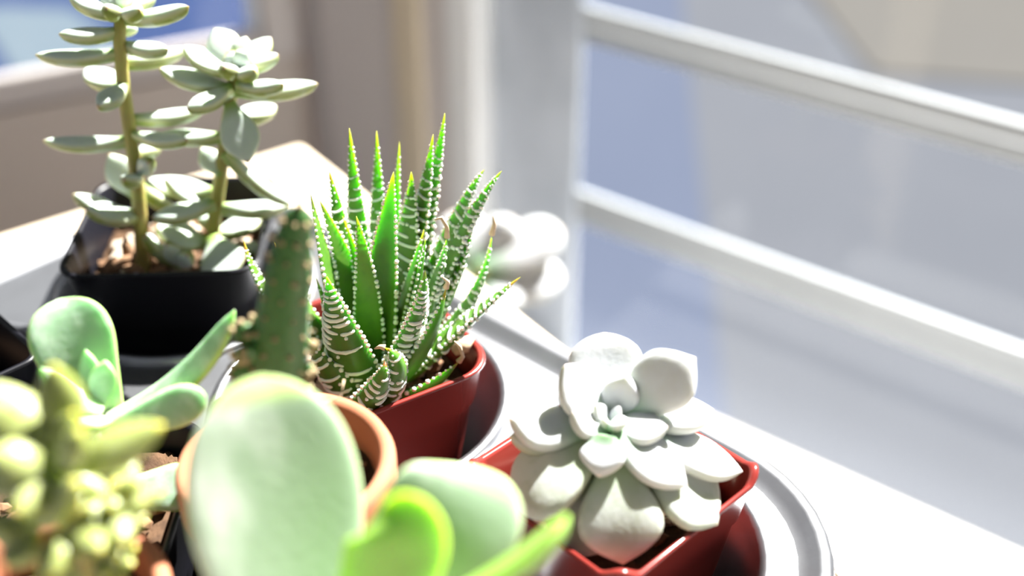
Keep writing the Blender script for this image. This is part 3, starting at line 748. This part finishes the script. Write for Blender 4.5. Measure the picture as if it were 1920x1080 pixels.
obj('dry_root', *tube(tv, [0.012, 0.012, 0.02], 5), M['dry'], ca)

# ------------------------------------------------------------------ powdery paddle seedling in black pot (left)
kc = (-8.2, 16.35)
ka = thing('potted_powdery_succulent', 'powdery green curved-leaf succulent in a black square pot of dark soil', 'potted plant', (kc[0], kc[1], -CUPD + 0.02))
square_pot(ka, kc, 4.1, 3.0, 0.0, -CUPD + 0.02, 1.4, M['black'], 0.6)
ks = soil(ka, kc, 0.85, ('sq', 3.65, 0.0), seed=5, amp=0.22)
chips(ka, ks, kc, 0.95, 1.6, 70, mats=('bark',))
KY = 16.3; KB = at(196, 800, KY)
obj('stem', *tube([(kc[0], kc[1], 0.5), (KB.x - 0.1, KB.y, 2.0), KB], [0.3, 0.27, 0.22], 10), M['kal'], ka)
def kleaf(base, tip, w, dyb, dyt, up, T=0.34, prof=P_RND, bend=0.06, cup=0.15, sbend=0.0, mid=None, twist=0.0):
    b = at(base[0], base[1], KY + dyb); t = at(tip[0], tip[1], KY + dyt); m_ = (b + t) * 0.5
    md_ = at(mid[0], mid[1], KY + mid[2]) if mid else None
    return Leaf(b, t, up, px2cm(w, m_), T, prof, bend=-bend, cup=cup, topf=0.45, sbend=sbend, mid=md_, twist=twist, tprof=P_TH).build('leaf', M['kal'], ka, 24, 20)
P_PAD = [(0, 0.55), (0.15, 0.66), (0.4, 0.84), (0.65, 1.0), (0.82, 0.92), (0.93, 0.66), (0.98, 0.34), (1, 0.04)]
kleaf((196, 800), (112, 560), 150, .2, .9, (0.35, -1, 0.35), 0.32, P_PAD, mid=(150, 672, 0.5), cup=0.25)
kleaf((205, 795), (440, 582), 62, .0, .3, (-0.35, -0.55, 1), 0.36, [(0, .8), (.2, .95), (.5, 1), (.75, .82), (.9, .5), (1, .04)], mid=(345, 712, .15), cup=0.1)
kleaf((215, 805), (386, 742), 78, -.3, -.5, (0.1, -0.9, 0.7), 0.34, P_PAD, bend=0.02, cup=0.1)
kleaf((190, 770), (76, 690), 60, -.3, -.8, (0.2, -0.4, 1), 0.25, P_TIPV, bend=0.12)
kleaf((185, 765), (198, 676), 50, -.2, .0, (0.3, -0.8, 0.6), 0.22, P_TIPV, bend=0.08)
kleaf((180, 760), (160, 655), 40, .0, .2, (0.3, -0.8, 0.5), 0.2, P_TIPV, bend=0.05)
kleaf((190, 790), (100, 790), 90, -.4, -1.4, (0, 0.2, 1), 0.3, P_PAD)
kleaf((215, 930), (392, 905), 90, -.4, -.2, (-0.1, -0.8, 0.8), 0.3, P_PAD, bend=0.03)

# ------------------------------------------------------------------ far-left black pot
lc = (-12.95, 20.55)
lp = thing('nursery_pot', 'black square nursery pot of dark soil cut off by the left edge', 'plant pot', (lc[0], lc[1], -CUPD + 0.02))
square_pot(lp, lc, 4.0, 2.9, math.radians(45), -CUPD + 0.02, 1.5, M['black'], 0.45)
soil(lp, lc, 0.2, ('sq', 3.3, math.radians(45)), seed=6)

# ------------------------------------------------------------------ sedum in terracotta (front left)
sc_ = (-6.95, 12.25)
se = thing('potted_sedum', 'plump yellow-green jelly bean sedum in a terracotta pot at the front left', 'potted plant', (sc_[0], sc_[1], 0.02))
round_pot(se, sc_, 1.82, 1.25, 0.16, 3.2, M['terra'])
ss_ = soil(se, sc_, 2.5, ('ro', 1.5), seed=7)
SY = 11.6; SB = at(112, 880, SY)
obj('stem', *tube([(sc_[0], sc_[1], 2.3), (SB.x - 0.05, SB.y + 0.1, 4.2), SB + Z * 0.2], [0.2, 0.2, 0.16], 10), M['ghost_stem'], se)
def sleaf(base, tip, w, dyb, dyt, up=(0, -0.4, 1), prof=P_BEAN, bend=0.05, par=None):
    b = at(base[0], base[1], SY + dyb); t = at(tip[0], tip[1], SY + dyt); m_ = (b + t) * 0.5
    W = px2cm(w, m_)
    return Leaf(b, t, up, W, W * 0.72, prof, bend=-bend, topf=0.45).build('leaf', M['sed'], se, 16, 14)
P_SED = [(0, 0.45), (0.15, 0.72), (0.4, 1.0), (0.62, 0.94), (0.82, 0.62), (0.94, 0.28), (1, 0.03)]
for q in [
 ((92, 868), (-32, 716), 120, 0, .6), ((125, 830), (98, 684), 92, .1, .3), ((128, 872), (306, 796), 92, 0, .1), ((112, 850), (140, 772), 66, -.2, -.1),
 ((104, 850), (76, 780), 54, -.1, .1), ((100, 872), (-20, 850), 92, -.2, -.5), ((105, 885), (-30, 905), 90, -.2, -.2), ((110, 880), (150, 806), 72, -.4, -.5),
 ((60, 975), (142, 902), 84, -.4, -.9), ((118, 900), (30, 960), 84, -.3, -1.0), ((70, 1000), (-20, 985), 76, -.2, -.6), ((110, 1000), (100, 1080), 70, -.5, -1.1),
 ((140, 985), (190, 1030), 66, -.4, -1.0), ((60, 1010), (10, 1060), 66, -.4, -.9)]:
    sleaf(*q, prof=P_SED)
# the side shoot: small beans round a second stem
tw = [at(175, 1060, 11.9), at(205, 985, 11.8), at(220, 905, 11.8)]
obj('stem', *tube([Vector((sc_[0] + 0.4, sc_[1], 2.3))] + tw, [0.15, 0.14, 0.13, 0.09], 8), M['ghost_stem'], se)
rs = random.Random(21)
for i in range(46):
    q = rs.uniform(-0.15, 1.0); p0 = tw[0].lerp(tw[1], q * 2) if q < 0.5 else tw[1].lerp(tw[2], q * 2 - 1)
    a = i * 2.4; el = rs.uniform(-0.1, 0.7)
    d = Vector((math.cos(a) * math.cos(el), math.sin(a) * math.cos(el), math.sin(el)))
    k = rs.uniform(0.5, 0.85) * (1.0 if q < 0.85 else 0.7)
    W = rs.uniform(0.26, 0.38)
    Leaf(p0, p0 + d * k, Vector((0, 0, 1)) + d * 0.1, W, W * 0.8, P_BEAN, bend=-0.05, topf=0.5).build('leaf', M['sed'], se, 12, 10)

# ------------------------------------------------------------------ flapjack paddle plant (front centre)
fc = (-2.9, 11.45)
fl = thing('potted_paddle_plant', 'large blurred paddle-leaved succulent in a pale pot at the front centre', 'potted plant', (fc[0], fc[1], -CUPD + 0.02))
round_pot(fl, fc, 2.0, 1.5, -CUPD + 0.02, 2.6, M['pinkpot'], lip=0.8)
soil(fl, fc, 1.9, ('ro', 1.66), seed=8)
FB = Vector((-2.75, 11.3, 3.1))
obj('stem', *tube([(fc[0], fc[1], 1.7), (FB.x, FB.y, 2.6), FB + Z * 0.3], [0.42, 0.4, 0.36], 10), M['flap_y'], fl)
P_FLAP = [(0, 0.42), (0.12, 0.55), (0.32, 0.82), (0.56, 1.0), (0.74, 0.97), (0.87, 0.78), (0.95, 0.50), (0.985, 0.26), (1, 0.03)]
P_FLAPA = [(0, 0.60), (0.15, 0.80), (0.40, 1.0), (0.60, 0.98), (0.77, 0.82), (0.89, 0.58), (0.955, 0.37), (0.988, 0.18), (1, 0.03)]
def fleaf(base, tip, W, up, mat='flap', T=0.34, mid=None, cup=0.12, prof=P_FLAP):
    return Leaf(base, tip, up, W, T, prof, mid=mid, cup=cup, topf=0.45, tprof=P_TH, bend=0 if mid else -0.04).build('leaf', M[mat], fl, 30, 24)
t1 = at(488, 704, 12.9); fleaf(FB + Vector((-0.2, 0.1, 0)), t1, px2cm(326, at(510, 920, 12.4)), (0.45, -0.78, 0.6), mid=at(512, 925, 12.3), cup=0.12, prof=P_FLAPA)
t2 = at(893, 876, 12.6); fleaf(FB + Vector((0.2, 0.1, 0)), t2, px2cm(256, at(850, 980, 12.2)), (0.0, -0.8, 0.7), mid=at(815, 1015, 12.0), T=0.36, cup=0.15)
t3 = at(716, 948, 11.0); fleaf(FB + Vector((0.1, -0.3, 0)), t3, px2cm(196, at(740, 1020, 10.7)), (0.15, -1, 0.25), 'flap_y', mid=at(730, 1070, 10.75), cup=0.1, T=0.17)
t4 = at(1048, 972, 11.2); fleaf(FB + Vector((0.3, -0.1, 0)), t4, 0.95, (-0.9, 0.5, 0.75), 'flap_y', mid=at(950, 1070, 11.0), T=0.3, cup=0.05)

# ------------------------------------------------------------------ sunlit succulent on the sill, far behind
WY = 45.0; wc = at(915, 560, WY)
wp = thing('potted_succulent', 'blurred white sunlit broad-leaved succulent on the sill behind the haworthia', 'potted plant', (wc.x, wc.y, SILL_Z + 0.02))
round_pot(wp, (wc.x, wc.y), 3.6, 2.6, SILL_Z + 0.02, -19.0, M['black'], lip=1.4)
soil(wp, (wc.x, wc.y), -20.0, ('ro', 3.2), seed=9)
WB = at(905, 520, WY)
obj('stem', *tube([(wc.x, wc.y, -20.4), WB - Z * 0.5, WB + Z * 0.6], [0.6, 0.5, 0.4], 10), M['ghost_stem'], wp)
for base, tip, w, dyb, dyt, up in [((900, 505), (1052, 432), 92, 0, .5, (0, -.5, 1)), ((905, 530), (1054, 520), 88, -.3, -.6, (0, -.4, 1)), ((890, 500), (850, 400), 80, .3, 1.5, (0, -.6, 1)),
        ((890, 520), (770, 480), 90, 0, .4, (0, -.4, 1)), ((900, 535), (860, 600), 90, -.5, -1.6, (0, -.4, 1)), ((905, 500), (960, 410), 70, .4, 1.2, (0, -.6, 1)), ((905, 535), (985, 560), 70, -.4, -1.4, (0, -.3, 1))]:
    b, t = at(base[0], base[1], WY + dyb), at(tip[0], tip[1], WY + dyt)
    Leaf(b, t, up, px2cm(w, b) * 1.15, 1.1, P_RND, bend=-0.06, cup=0.15, topf=0.4, tprof=P_TH).build('leaf', M['ech'], wp, 18, 16)

# ------------------------------------------------------------------ crumbs of white fluff at the table edge
rc_ = random.Random(5); S = Soup()
for k in range(26):
    t = rc_.uniform(23.5, 27.5); q = rc_.uniform(0.1, 0.6)
    p = BC + E1 * t + E2 * q + Z * (BZ + 0.05)
    r = rc_.uniform(0.04, 0.13); S.add([p + Vector((v.x * rc_.uniform(.6, 1.3), v.y * rc_.uniform(.6, 1.3), v.z * 0.6)) * r for v in ICO[0]], ICO[1])
o = obj('white_crumbs', S.v, S.f, M['white'], smooth=False, origin=BC + E1 * 25.5 + E2 * 0.4 + Z * BZ)
tag(o, 'tiny white crumbs along the table edge beside the muffin tin', 'crumbs', kind='stuff')

# helper property off
for o in scene.objects:
    if '_o' in o: del o['_o']
